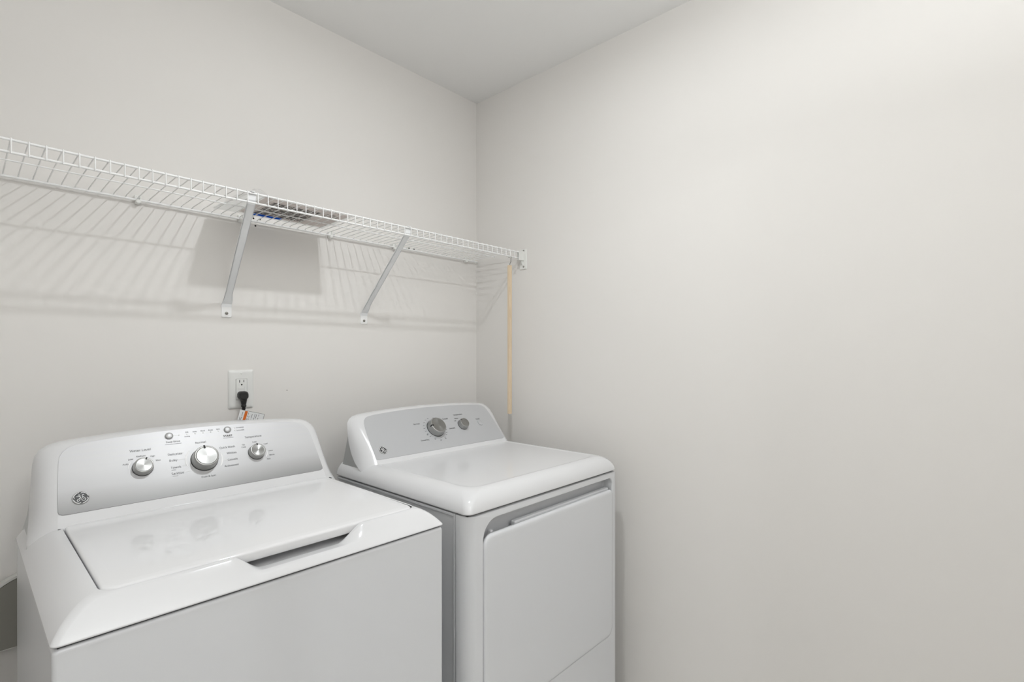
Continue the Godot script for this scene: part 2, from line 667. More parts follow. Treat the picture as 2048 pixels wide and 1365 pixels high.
func washer() -> void:
	var at := Vector3(-1.220, 0, 0.5)
	var root := thing("washer", "white top-loading washing machine with three silver dials and a closed lid", "washing machine", at)
	var X := func(x: float) -> float: return x - 1.646 - at.x  # from the camera's plane
	var Z := func(b: float) -> float: return 1.737 - b - at.z
	var x0: float = X.call(0.083)
	var x1: float = X.call(0.769)
	var zf: float = Z.call(0.921)
	var zb: float = Z.call(1.53)
	# cabinet
	var b := MB.new()
	var loops := []
	for q in [[0.0, 0.0], [0.858, 0.0], [0.8612, 0.0007], [0.8638, 0.0025], [0.8651, 0.0052], [0.8655, 0.02]]:
		loops.append(MB.at_y(MB.rr(x0 + 0.002 + q[1], x1 - 0.002 - q[1], zb + q[1], zf - 0.002 - q[1], 0.006, 4), q[0]))
	b.loft(loops, 0, true, true)
	obj("cabinet", b, M.enamel, root, "plain white enamel cabinet")
	b = MB.new()
	b.box(Vector3(x0 + 0.008, 0.8640, zb + 0.01), Vector3(x1 - 0.008, 0.8705, zf - 0.008))
	obj("seal", b, M.dark, root, "dark gap under the top cover")
	# top cover with the recess for the lid and the scooped hand hold
	var sub := 110
	var prof := [[0.014, 0.8690, 0.012], [0.002, 0.8690, 0.0016], [0.0, 0.8705, 0.0], [0.0006, 0.8725, 0.0008], [0.005, 0.8790, 0.0064], [0.011, 0.8868, 0.0134], [0.018, 0.8940, 0.0202], [0.026, 0.9005, 0.0268], [0.034, 0.9055, 0.0322], [0.041, 0.9090, 0.0360], [0.047, 0.9109, 0.0384], [0.053, 0.9118, 0.0412]]
	loops = []
	for q in prof:
		loops.append(cover_loop(x0, x1, zf, zb, q[0], q[2], q[1], 0.009 + q[0] * 0.15, 8, sub))
	var ox0: float = X.call(0.1425)
	var ox1: float = X.call(0.7225)
	var ozf: float = Z.call(0.9655)
	var ozb: float = Z.call(1.385)
	for q in [[0.0, 0.9125, 0.0], [0.0006, 0.9118, 0.0], [0.0014, 0.9095, 0.0], [0.0018, 0.9, 0.0], [0.0018, 0.884, 0.0], [0.012, 0.8835, 0.0], [0.05, 0.8833, 0.0]]:
		loops.append(MB.at_y(MB.rr(ox0 + q[0], ox1 - q[0], ozb + q[0], ozf - q[0], [0.014, 0.014, 0.024, 0.024], 8, [0, 0, sub, 0]), q[1]))
	var sa: float = X.call(0.322)
	var sb: float = X.call(0.374)
	var sc: float = X.call(0.520)
	var sd: float = X.call(0.584)
	for lp in loops.size():
		var loop: PackedVector3Array = loops[lp]
		for i in loop.size():
			var p := loop[i]
			if p.z > ozf - 0.045 and p.y > 0.872:
				var w := smooth(sa, sb, p.x) * (1.0 - smooth(sc, sd, p.x))
				var dip := 0.8862 - 0.10 * (zf - p.z)
				if lp >= prof.size():
					dip = 0.8810 - 0.001 * (lp - prof.size())
				var e := smooth(0.8710, 0.8870, p.y)
				p.y = lerpf(p.y, minf(p.y, dip), w * e)
				loop[i] = p
		loops[lp] = loop
	var groups := []
	for k in loops.size() - 1:
		groups.append(0)
	b.V.clear(); b.G.clear(); b.U.clear(); b.T = Transform3D()
	b.loft(loops, groups, false, true)
	obj("top_cover", b, M.plastic, root, "glossy white top cover with a scooped hand hold")
	# lid
	b = MB.new()
	loops = []
	for q in [[0.004, -0.020], [0.0, -0.017], [0.0, -0.0055], [0.0006, -0.0032], [0.002, -0.0014], [0.0045, -0.0004], [0.008, 0.0], [0.02, 0.0004]]:
		var loop := MB.at_y(MB.rr(X.call(0.1458) + q[0], X.call(0.7195) - q[0], Z.call(1.3815) + q[0], Z.call(0.9685) - q[0], [0.012, 0.012, 0.022, 0.022], 8), q[1])
		for i in loop.size():
			var p := loop[i]
			p.y += lerpf(0.9165, 0.9130, inverse_lerp(Z.call(1.38), Z.call(0.968), p.z))
			loop[i] = p
		loops.append(loop)
	b.loft(loops, 0, true, true)
	obj("lid", b, M.lid, root, "glossy flat white lid")
	for hx in [0.1385, 0.7265]:
		b = MB.new()
		b.box(Vector3(X.call(hx) - 0.0025, 0.9105, Z.call(1.388)), Vector3(X.call(hx) + 0.0025, 0.9124, Z.call(1.374)), 0.0006, 1)
		obj("hinge", b, M.seal, root)
	# console
	var xc: float = X.call(0.4255)
	var y0 := 0.935
	var z0: float = Z.call(1.395)
	var sl := 0.696
	var rows := [[0.870, 0.2905, 0.338, 0.870, 0.02], [0.890, 0.290, 0.334, 0.890, 0.04], [0.920, 0.289, 0.328, 0.920, 0.066], [0.945, 0.2875, 0.3255, 0.945, 0.068], [0.975, 0.286, 0.323, 0.975, 0.064], [1.005, 0.2835, 0.3205, 1.005, 0.056], [1.030, 0.2812, 0.318, 1.030, 0.048], [1.045, 0.2785, 0.314, 1.046, 0.044], [1.055, 0.272, 0.306, 1.058, 0.041], [1.062, 0.263, 0.293, 1.0665, 0.038], [1.0665, 0.250, 0.275, 1.0718, 0.036], [1.069, 0.234, 0.250, 1.0748, 0.035], [1.0735, 0.18, 0.185, 1.0795, 0.035], [1.0775, 0.1, 0.1, 1.0835, 0.035], [1.0790, 0.0, 0.0, 1.085, 0.035]]
	var bottom := [[0.9345, 0.0], [0.9345, 0.274], [0.9352, 0.281], [0.9375, 0.2862], [0.9415, 0.2875]]
	# the panel's print fades from light to a darker silver along its foot
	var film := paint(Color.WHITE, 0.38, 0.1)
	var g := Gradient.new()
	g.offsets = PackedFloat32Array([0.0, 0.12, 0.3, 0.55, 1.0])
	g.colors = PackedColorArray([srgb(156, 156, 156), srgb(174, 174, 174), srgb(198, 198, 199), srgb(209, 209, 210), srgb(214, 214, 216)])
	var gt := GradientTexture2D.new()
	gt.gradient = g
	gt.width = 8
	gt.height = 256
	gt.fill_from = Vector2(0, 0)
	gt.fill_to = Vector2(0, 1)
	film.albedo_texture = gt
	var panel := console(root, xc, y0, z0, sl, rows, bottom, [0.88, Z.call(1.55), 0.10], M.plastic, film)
	var fr := func(x: float, s: float) -> Transform3D: return on_panel(xc, y0, z0, sl, x - 0.4255, s, 0.0013)
	lettering([["Delicates", 0.3597, 0.1069, 0.0294], ["Bulky", 0.3542, 0.0898, 0.0168], ["Towels", 0.3570, 0.0716, 0.0213], ["Sanitize", 0.3585, 0.0555, 0.0251],
		["Normal", 0.4195, 0.1307, 0.0234], ["Quick Wash", 0.4779, 0.1074, 0.0371], ["Whites", 0.4853, 0.0903, 0.0231], ["Casuals", 0.4844, 0.0717, 0.0238], ["Activewear", 0.4791, 0.0553, 0.0349],
		["Drain & Spin", 0.4220, 0.0346, 0.0317], ["Deep Rinse", 0.3605, 0.1403, 0.0297], ["Temperature", 0.5473, 0.1292, 0.0432], ["Water Level", 0.2917, 0.1280, 0.0409]], fr, M.ink, panel)
	lettering([["START", 0.4856, 0.1409, 0.0216, true]], fr, M.inkdark, panel, "start_lettering")
	lettering([["Fill", 0.3936, 0.1633, 0.0057], ["Soak", 0.4112, 0.1630, 0.0092], ["Wash", 0.4294, 0.1632, 0.0102], ["Rinse", 0.4478, 0.1630, 0.0104], ["Spin", 0.4656, 0.1630, 0.0089],
		["Complete", 0.5200, 0.1619, 0.0188], ["Lid Locked", 0.5193, 0.1540, 0.0187], ["Cold", 0.5468, 0.1134, 0.0105], ["Cool", 0.5746, 0.1040, 0.0098], ["Tap", 0.5176, 0.1085, 0.0072], ["Cold", 0.5172, 0.1021, 0.0101],
		["Colors", 0.5834, 0.0818, 0.0110], ["Warm", 0.5834, 0.0687, 0.0137], ["Hot", 0.5731, 0.0583, 0.0087], ["Medium", 0.2913, 0.1125, 0.0178], ["High", 0.3140, 0.1084, 0.0088], ["Low", 0.2710, 0.1073, 0.0097],
		["Auto", 0.2600, 0.0961, 0.0109], ["Max", 0.3239, 0.0964, 0.0096], ["Sensing", 0.3926, 0.1509, 0.0122]], fr, M.ink, panel, "small_lettering")
	strokes([[0.3600, 0.1346, 0.0351, 0.0008], [0.4857, 0.1350, 0.0252, 0.0008], [0.3512, 0.0650, 0.0091, 0.0007], [0.3528, 0.0490, 0.0113, 0.0007]], fr, M.inkfine, panel, "fine_print")
	strokes([[0.3755, 0.1075, 0.0045, 0.0005], [0.3715, 0.0905, 0.014, 0.0005], [0.3748, 0.0725, 0.008, 0.0005], [0.3795, 0.0560, 0.012, 0.0005], [0.4680, 0.0905, 0.006, 0.0005], [0.4655, 0.0722, 0.008, 0.0005], [0.3665, 0.1580, 0.012, 0.0006]], fr, M.white, panel, "white_lines",
		[[0.4202, 0.0815, 0.0405, 0.0044, 134, 200], [0.4202, 0.0815, 0.0405, 0.0040, -38, 18], [0.2915, 0.082, 0.0275, 0.0028, 140, 176], [0.5455, 0.082, 0.0275, 0.0024, -40, 4]])
	for e in [[0.3751, 0.1575], [0.3932, 0.1572], [0.4112, 0.1571], [0.4292, 0.1572], [0.4475, 0.1574], [0.4656, 0.1577], [0.5059, 0.1625], [0.5057, 0.1546]]:
		b = MB.new()
		b.T = fr.call(e[0], e[1])
		b.lathe([[0.0019, 0.0], [0.0017, 0.0004], [0.0008, 0.0005]], 14, 0, false, true)
		obj("indicator", b, M.white, panel)
		b = MB.new()
		b.T = fr.call(e[0], e[1])
		b.lathe([[0.0007, 0.0004], [0.0006, 0.0008]], 10, 0, false, true)
		obj("indicator_dot", b, M.inkdark, panel)
	for e in [[0.3539, 0.1575], [0.4877, 0.1585]]:
		b = MB.new()
		b.T = fr.call(e[0], e[1])
		b.lathe([[0.0096, -0.001], [0.0096, 0.001], [0.0088, 0.001]], 36, [0, 1])
		b.lathe([[0.0086, -0.001], [0.0085, 0.0028], [0.0079, 0.0040], [0.006, 0.0046], [0.003, 0.0049]], 36, 0, false, true)
		obj("push_button", b, M.button, root, "round silver push button")
	knob(fr.call(0.2915, 0.082), 0.0205, 0.0165, 22, true, root, "silver water level dial")
	knob(fr.call(0.4202, 0.0815), 0.0300, 0.0235, -4, true, root, "large silver cycle dial")
	knob(fr.call(0.5455, 0.0815), 0.0205, 0.0165, 2, true, root, "silver temperature dial")
	emblem(fr.call(0.1764, 0.0317), 0.0145, root)


func dryer() -> void:
	var at := Vector3(-0.4495, 0, 0.5)
	var root := thing("dryer", "white clothes dryer with a front door and grey console, standing in the corner", "dryer", at)
	var X := func(x: float) -> float: return x - 1.646 - at.x
	var Z := func(b: float) -> float: return 1.737 - b - at.z
	var x0: float = X.call(0.8458)
	var x1: float = X.call(1.5473)
	var zf: float = Z.call(0.9235)
	var zb: float = Z.call(1.5643)
	# side and back sheet
	var b := MB.new()
	b.box(Vector3(x0 + 0.006, 0.0, zb), Vector3(x1 - 0.006, 0.8645, Z.call(0.974)), 0.003, 2)
	obj("cabinet", b, M.enamel, root)
	for s in [-1, 1]:
		var e: float = x0 + 0.002 if s < 0 else x1 - 0.002
		b = MB.new()
		b.box(Vector3(minf(e, e - s * 0.006), 0.0, Z.call(0.981)), Vector3(maxf(e, e - s * 0.006), 0.8645, Z.call(0.9745)), 0.0015, 2)
		obj("side_flange", b, M.enamel, root)
		b = MB.new()
		b.box(Vector3(minf(e, e - s * 0.006), 0.857, zb), Vector3(maxf(e, e - s * 0.006), 0.8645, Z.call(0.982)), 0.0015, 2)
		obj("top_flange", b, M.enamel, root)
	# front panel with the opening for the door
	b = MB.new()
	var loops := []
	for k in 9:
		var a := PI / 2 * k / 8.0
		var d := 0.028 * (1.0 - cos(a))
		var ty := 0.004 * (1.0 - cos(a))
		loops.append(MB.at_z(MB.rr(x0 + 0.0015 + d, x1 - 0.0015 - d * 0.3, 0.0 + ty, 0.8645 - ty, 0.003, 8), Z.call(0.9715) + (Z.call(0.9252) - Z.call(0.9715)) * (0.35 * k / 8.0 + 0.65 * sin(a))))
	loops.insert(0, MB.at_z(MB.rr(x0 + 0.004, x1 - 0.004, 0.003, 0.8615, 0.003, 8), Z.call(0.9715)))
	var zz: float = Z.call(0.9252)
	var hx0: float = X.call(0.8995)
	var hx1: float = X.call(1.5215)
	for q in [[0.0, 0.0, 0.0], [0.001, 0.0004, 0.0], [0.0022, 0.0018, 0.0], [0.0027, 0.004, 0.0], [0.004, 0.032, 0.0], [0.007, 0.0355, 0.0], [0.012, 0.0365, 0.0]]:
		loops.append(MB.at_z(MB.rr(hx0 + q[0], hx1 - q[0], 0.305 + q[0], 0.8465 - q[0], [0.03, 0.03, 0.022, 0.052], 8), zz - q[1]))
	b.loft(loops, 0, false, true)
	obj("front_panel", b, M.enamel, root, "white front panel round the door")
	# door
	b = MB.new()
	loops = []
	for q in [[0.004, 0.935], [0.0, 0.933], [0.0, 0.9285], [0.0007, 0.9255], [0.0026, 0.9228], [0.0055, 0.9213], [0.009, 0.9207], [0.014, 0.9205]]:
		loops.append(MB.at_z(MB.rr(X.call(0.9025) + q[0], X.call(1.5185) - q[0], 0.3085 + q[0], 0.8050 - q[0], [0.028, 0.028, 0.016, 0.03], 8), Z.call(q[1])))
	b.loft(loops, 0, true, true)
	var door := obj("door", b, M.enamel, root, "large flat white door")
	b = MB.new()
	b.box(Vector3(X.call(1.03), 0.45, Z.call(0.950)), Vector3(X.call(1.508), 0.8110, Z.call(0.934)), 0.003, 2)
	b.box(Vector3(X.call(0.936), 0.70, Z.call(0.946)), Vector3(X.call(0.945), 0.8095, Z.call(0.934)), 0.002, 2)
	obj("door_liner", b, M.enamel, door)
	# cover
	b = MB.new()
	b.box(Vector3(x0 + 0.01, 0.8635, zb + 0.01), Vector3(x1 - 0.01, 0.8700, zf - 0.012))
	obj("seal", b, M.dark, root, "dark gap under the top")
	b = MB.new()
	loops = []
	for q in [[0.014, 0.8685], [0.0015, 0.8685], [0.0, 0.8700], [0.0002, 0.8730], [0.0022, 0.8820], [0.006, 0.8910], [0.012, 0.8995], [0.019, 0.9065], [0.028, 0.9122], [0.037, 0.9158], [0.046, 0.9178], [0.053, 0.9184]]:
		loops.append(cover_loop(x0, x1, zf, zb, q[0], q[0] * 0.85, q[1], 0.020 + q[0] * 0.45, 8, 0))
	for q in [[0.057, 0.9183, 0.05], [0.061, 0.9174, 0.048], [0.065, 0.9168, 0.046], [0.075, 0.9167, 0.04]]:
		loops.append(MB.at_y(MB.rr(x0 + q[0], x1 - q[0], zb + 0.1, zf - q[0] * 0.85, [0.003, 0.003, q[2], q[2]], 8, [0, 0, 0, 0]), q[1]))
	b.loft(loops, 0, false, true)
	obj("top_cover", b, M.plastic, root, "glossy white top with a shallow sunken middle")
	# console
	var xc: float = X.call(1.1965)
	var y0 := 0.93
	var z0: float = Z.call(1.412)
	var sl := 0.84
	var rows := [[0.870, 0.300, 0.348, 0.870, 0.015], [0.890, 0.299, 0.341, 0.890, 0.043], [0.920, 0.2975, 0.338, 0.920, 0.068], [0.945, 0.2965, 0.337, 0.945, 0.070], [0.975, 0.295, 0.3355, 0.975, 0.062], [1.000, 0.2925, 0.3345, 1.000, 0.050], [1.022, 0.290, 0.3325, 1.022, 0.038], [1.038, 0.2865, 0.327, 1.040, 0.034], [1.048, 0.281, 0.317, 1.052, 0.031], [1.055, 0.272, 0.302, 1.060, 0.029], [1.0585, 0.260, 0.282, 1.0645, 0.028], [1.0605, 0.245, 0.257, 1.0668, 0.028], [1.0650, 0.18, 0.185, 1.0710, 0.028], [1.0680, 0.1, 0.1, 1.0740, 0.028], [1.0690, 0.0, 0.0, 1.0750, 0.028]]
	var bottom := [[0.9295, 0.0], [0.9295, 0.285], [0.9302, 0.291], [0.9322, 0.2955], [0.936, 0.297]]
	var film := paint(srgb(196, 197, 199), 0.4, 0.15)
	var panel := console(root, xc, y0, z0, sl, rows, bottom, [0.88, Z.call(1.563), 0.31], M.plastic, film)
	var fr := func(x: float, s: float) -> Transform3D: return on_panel(xc, y0, z0, sl, x - 1.1965, s, 0.0013)
	lettering([["Normal", 1.1110, 0.1139, 0.0258], ["Casuals", 1.2474, 0.1212, 0.0263], ["Delicates", 1.2581, 0.0765, 0.0287], ["Timed Dry", 1.1147, 0.0432, 0.0360], ["Temperature", 1.3174, 0.1322, 0.0455], ["START", 1.4066, 0.1019, 0.0215]], fr, M.inkdark, panel)
	lettering([["Medium", 1.3010, 0.1165, 0.0181], ["Low", 1.2900, 0.1070, 0.0090], ["80", 1.1360, 0.0640, 0.006], ["60", 1.1600, 0.0425, 0.006], ["40", 1.1820, 0.0345, 0.006], ["20", 1.2060, 0.0385, 0.006]], fr, M.inkdark, panel, "small_lettering")
	var marks := []
	for d in [105, 122, 140, 158, 172, 188, 202, 218, 300, 318, 332, 346, 2, 50, 75]:
		marks.append([1.182 + 0.0475 * cos(deg_to_rad(d)), 0.085 + 0.0475 * sin(deg_to_rad(d)), 0.006, 0.0012])
	strokes(marks, fr, M.ink, panel, "fine_print")
	knob(fr.call(1.182, 0.085), 0.0345, 0.026, -88, true, root, "large silver timer dial")
	b = MB.new()
	b.T = fr.call(1.182, 0.085)
	b.lathe([[0.0415, -0.0005], [0.0415, 0.001], [0.0405, 0.0016], [0.0385, 0.001], [0.036, 0.0008]], 56, 0)
	obj("dial_ring", b, film, root)
	knob(fr.call(1.316, 0.085), 0.0215, 0.018, -38, true, root, "small silver heat dial")
	b = MB.new()
	b.T = fr.call(1.409, 0.0835)
	b.lathe([[0.0125, -0.001], [0.0125, 0.0015], [0.0115, 0.003], [0.009, 0.0022], [0.004, 0.0014]], 36, 0, false, true)
	obj("push_button", b, film, root, "round grey push button")
	emblem(fr.call(0.9369, 0.0311), 0.0145, root)


# ------------------------------------------------------------------ shelf
func shelf() -> void:
	var y := 1.704
	var root := thing("wire_shelf", "long white coated wire shelf with a front lip above the machines", "shelf", Vector3(-1.2, y, 0))
	var x0 := LEFT + 0.01 + 1.2
	var x1 := -0.024 + 1.2
	var rods := [["back_rod", -0.0050, 0.0125, 0.0031, x1 + 0.018], ["middle_rod", -0.0020, 0.145, 0.0017, x1], ["lip_top_rod", 0.0, 0.294, 0.0027, x1], ["lip_bottom_rod", -0.0255, 0.294, 0.0027, x1]]
	for r in rods:
		var b := MB.new()
		b.tube(PackedVector3Array([Vector3(x0, r[1], r[2]), Vector3(r[4], r[1], r[2])]), r[3], 10)
		obj(r[0], b, M.wire, root)
	var b := MB.new()
	var path := PackedVector3Array([Vector3(0, -0.0012, 0.009), Vector3(0, 0.0012, 0.022), Vector3(0, 0.0038, 0.28), Vector3(0, 0.0036, 0.2935), Vector3(0, 0.0015, 0.2975), Vector3(0, -0.004, 0.2983), Vector3(0, -0.0285, 0.2983)])
	b.tube(path, 0.0014, 6)
	var first: MeshInstance3D = null
	var x := -1.5745 + 1.2
	while x > x0 + 0.01:
		x -= 0.02656
	x += 0.02656
	while x < x1 - 0.004:
		if first == null:
			first = obj("deck_wire", b, M.wire, root)
			first.position.x = x
		else:
			var c := first.duplicate()
			c.name = "deck_wire"
			root.add_child(c, true)
			c.position.x = x
		x += 0.02656
	# braces
	var where := [[-1.110, -1.0786, "slanted white metal shelf brace under the packet, above the wall outlet"], [-0.599, -0.595, "slanted white metal shelf brace nearer the room corner, screwed to the wall"]]
	for w in where:
		var t := thing("shelf_brace", w[2], "shelf brace", Vector3(w[1], 1.40, 0), "shelf braces")
		var dx: float = w[0] - w[1]
		b = MB.new()
		var line := [[dx, 0.300, 0.288, 0.0105], [dx, 0.3005, 0.2915, 0.0105], [dx * 0.99, 0.287, 0.2895, 0.0105], [dx * 0.95, 0.2765, 0.283, 0.0105], [dx * 0.1, 0.055, 0.034, 0.0098], [0.0, 0.036, 0.0160, 0.0128], [0.0, 0.026, 0.0060, 0.0142], [0.0, 0.016, 0.0032, 0.0148]]
		var loops := []
		for q in line:
			var up := Vector3(0, 0.0016, -0.0016)
			if q[1] < 0.03:
				up = Vector3(0, 0, -0.0028)
			loops.append(PackedVector3Array([Vector3(q[0] - q[3], q[1], q[2]), Vector3(q[0] + q[3], q[1], q[2]), Vector3(q[0] + q[3], q[1], q[2]) + up, Vector3(q[0] - q[3], q[1], q[2]) + up]))
		b.loft(loops, -1, true, true)
		for s in [-1, 1]:  # folded sides
			loops = []
			for k in range(3, 6):
				var q: Array = line[k]
				var dp := 0.004 if k < 5 else 0.001
				loops.append(PackedVector3Array([Vector3(q[0] + s * q[3], q[1], q[2]), Vector3(q[0] + s * (q[3] - 0.0015), q[1], q[2]), Vector3(q[0] + s * (q[3] - 0.0015), q[1] + dp, q[2] - dp), Vector3(q[0] + s * q[3], q[1] + dp, q[2] - dp)]))
			b.loft(loops, -1, true, true)
		obj("strut", b, M.brace, t)
		b = MB.new()
		b.loft([MB.at_z(MB.rr(-0.0148, 0.0148, -0.016, 0.026, [0.005, 0.005, 0.001, 0.001], 4), 0.0002), MB.at_z(MB.rr(-0.0148, 0.0148, -0.016, 0.026, [0.005, 0.005, 0.001, 0.001], 4), 0.0022), MB.at_z(MB.rr(-0.0138, 0.0138, -0.015, 0.025, [0.005, 0.005, 0.001, 0.001], 4), 0.0032)], 0, true, true)
		obj("foot", b, M.wire, t)
		b = MB.new()
		b.T = Transform3D(Basis(), Vector3(0, -0.003, 0.003))
		b.lathe([[0.0050, 0.0], [0.0045, 0.0016], [0.0030, 0.0024], [0.0014, 0.0024]], 18, 0, false, false)
		b.lathe([[0.0014, 0.0024], [0.0012, 0.0004]], 12, 0, false, true)
		obj("screw", b, M.screw, t)
		b = MB.new()
		b.box(Vector3(dx - 0.0105, 0.300, 0.286), Vector3(dx + 0.0105, 0.3085, 0.2905), 0.001, 1)
		b.box(Vector3(dx - 0.0050, 0.3065, 0.287), Vector3(dx + 0.0050, 0.3092, 0.2998), 0.001, 1)
		obj("hook", b, M.brace, t)
	# clips on the wall
	var c0: Node3D = null
	var clips := [[-1.3077, "white plastic shelf clip on the wall at far left, far from both braces"], [-1.0387, "white plastic shelf clip on the wall half behind the left brace"], [-0.7355, "white plastic shelf clip on the wall between the two braces"], [-0.462, "white plastic shelf clip on the wall just behind the right brace"], [-0.0747, "white plastic shelf clip on the wall beside the room corner"]]
	for c in clips:
		if c0 == null:
			c0 = thing("shelf_clip", c[1], "shelf clip", Vector3(c[0], 1.699, 0), "shelf clips along the back rod")
			b = MB.new()
			b.box(Vector3(-0.0055, -0.010, 0.0), Vector3(0.0055, 0.013, 0.0092), 0.0012, 2)
			b.T = Transform3D(Basis(Vector3.RIGHT, 0.0), Vector3(0, -0.0045, 0.006))
			b.lathe([[0.0068, 0.0], [0.0066, 0.0100], [0.0052, 0.0122], [0.002, 0.0126]], 18, 0, false, true)
			obj("clip_body", b, M.clip, c0)
			b = MB.new()
			b.box(Vector3(-0.0086, -0.001, 0.003), Vector3(-0.0050, 0.0125, 0.0125), 0.001, 1)
			b.box(Vector3(0.0034, 0.001, 0.003), Vector3(0.0070, 0.0155, 0.0145), 0.001, 1)
			obj("prong", b, M.clip, c0)
		else:
			copy(c0, Vector3(c[0], 1.699, 0), c[1])
	# bracket that carries the lip on the right wall
	var e := thing("shelf_end_bracket", "white bracket on the right wall holding the end of the wire shelf", "bracket", Vector3(0, 1.676, 0.295))
	b = MB.new()
	var lp := []
	for q in [[0.0, 0.0], [0.003, 0.0], [0.0045, 0.0015]]:
		var pts := PackedVector3Array()
		for v in MB.rr(-0.0195 + q[1], 0.0195 - q[1], -0.0425 + q[1], 0.0445 - q[1], 0.004, 4):
			pts.append(Vector3(-q[0], v.y, v.x))
		lp.append(pts)
	b.loft(lp, 0, true, true)
	obj("wall_plate", b, M.clip, e)
	b = MB.new()
	b.box(Vector3(-0.036, -0.003, 0.0035), Vector3(-0.004, 0.0345, 0.0065), 0.001, 1)
	b.box(Vector3(-0.036, -0.0055, -0.0095), Vector3(-0.004, -0.0025, 0.0065), 0.001, 1)
	b.box(Vector3(-0.030, -0.0030, -0.0125), Vector3(-0.004, 0.0290, -0.0095), 0.001, 1)
	obj("sleeve", b, M.clip, e)
	b = MB.new()
	var fin := [PackedVector3Array(), PackedVector3Array()]
	for k in 2:
		fin[k].append(Vector3(-0.0045, -0.004, -0.0015 + 0.003 * k))
		for i in 9:
			var a := PI / 2 * i / 8.0
			fin[k].append(Vector3(-0.0045 - 0.0110 * cos(a), -0.004 - 0.020 * sin(a), -0.0015 + 0.003 * k))
	b.loft(fin, -1, true, true)
	obj("rib", b, M.clip, e)
	for sy in [0.037, -0.031]:
		b = MB.new()
		b.T = Transform3D(Basis(Vector3.UP, -PI / 2), Vector3(-0.0042, sy, 0.004))
		b.lathe([[0.0045, 0.0], [0.004, 0.0012], [0.0016, 0.0016]], 16, 0)
		b.lathe([[0.0016, 0.0016], [0.0014, 0.0002]], 10, 0, false, true)
		obj("screw", b, M.screw, e)


func stick() -> void:
	var t := thing("wooden_stick", "pale square wooden stick hanging from the end of the shelf lip", "stick", Vector3(-0.0878, 1.0194, 0.2945))
	var b := MB.new()
	b.box(Vector3(-0.0068, 0.0, -0.0068), Vector3(0.0068, 0.6215, 0.0068), 0.0012, 2)
	obj("shaft", b, M.wood, t)
	b = MB.new()
	var path := PackedVector3Array([Vector3(0, 0.615, 0), Vector3(0.0005, 0.628, 0.001), Vector3(0.003, 0.636, 0.004)])
	for k in 9:
		var a := -0.6 + 3.9 * k / 8.0
		path.append(Vector3(0.003, 0.6592 + 0.0063 * sin(a) - 0.0045, -0.0005 + 0.0063 * cos(a)))
	b.tube(path, 0.0017, 8)
	obj("hook", b, M.screw, t, "small grey wire hook")


func packet() -> void:
	var t := thing("packet", "clear plastic packet with a printed grey sheet lying on the wire shelf", "packet", Vector3(-0.95, 1.7095, 0.15))
	# the sheet; its underside carries print
	var im := Image.create(512, 384, false, Image.FORMAT_RGB8)
	im.fill(srgb(244, 244, 243))
	var rng := RandomNumberGenerator.new()
	rng.seed = 7
	im.fill_rect(Rect2i(96, 34, 396, 350), srgb(216, 211, 208))
	im.fill_rect(Rect2i(160, 24, 124, 38), srgb(24, 112, 196))
	for row in 13:
		var x := 150
		while x < 372:
			var w := rng.randi_range(8, 30)
			im.fill_rect(Rect2i(x, 72 + row * 21, mini(w, 376 - x), rng.randi_range(8, 14)), srgb(58, 62, 62) if rng.randf() < 0.75 else srgb(120, 124, 122))
			x += w + rng.randi_range(3, 8)
	for row in 3:
		im.fill_rect(Rect2i(392, 290 + row * 22, rng.randi_range(40, 80), 7), srgb(130, 128, 126))
	im.generate_mipmaps()
	var print_mat := paint(Color.WHITE, 0.5)
	print_mat.backlight_enabled = true
	print_mat.backlight = Color(1.3, 1.3, 1.3)
	print_mat.albedo_texture = ImageTexture.create_from_image(im)
	var b := MB.new()
	var quad := PackedVector3Array([Vector3(-0.177, 0, -0.110), Vector3(0.167, 0, -0.112), Vector3(0.161, 0, 0.099), Vector3(-0.158, 0, 0.105)])
	var top := PackedVector3Array()
	for p in quad:
		top.append(p + Vector3(0, 0.0035, 0))
	b.loft([quad, top], -1, true, true)
	for i in b.V.size():
		b.U[i] = Vector2((b.V[i].x + 0.177) / 0.344, (b.V[i].z + 0.112) / 0.217)
	obj("printed_sheet", b, print_mat, t, "grey sheet with dark text and a blue bar")
	# the clear bag, standing up in a peak near the front
	var film := StandardMaterial3D.new()
	film.transparency = BaseMaterial3D.TRANSPARENCY_ALPHA
	film.albedo_color = Color(0.95, 0.95, 0.95, 0.06)
	film.roughness = 0.08
	b = MB.new()
	var nx := 22
	var nz := 14
	var n := FastNoiseLite.new()
	n.seed = 21
	n.frequency = 14.0
	var grid := []
	for j in nz + 1:
		var row := PackedVector3Array()
		for i in nx + 1:
			var x := lerpf(-0.180, 0.172, float(i) / nx)
			var z := lerpf(-0.116, 0.112, float(j) / nz)
			var edge := minf(minf(i, nx - i) / 3.0, minf(j, nz - j) / 3.0)
			var h := (0.0045 + 0.003 * n.get_noise_2d(x, z)) * clampf(edge, 0.0, 1.0)
			var pk := Vector2((x + 0.122) / 0.036, (z - 0.085) / 0.03).length()
			h += 0.036 * maxf(0.0, 1.0 - pk)
			row.append(Vector3(x, 0.0005 + maxf(h, 0.0), z))
		grid.append(row)
	b.loft(grid, 0, false, false, false)
	obj("clear_bag", b, film, t, "crumpled clear plastic bag")


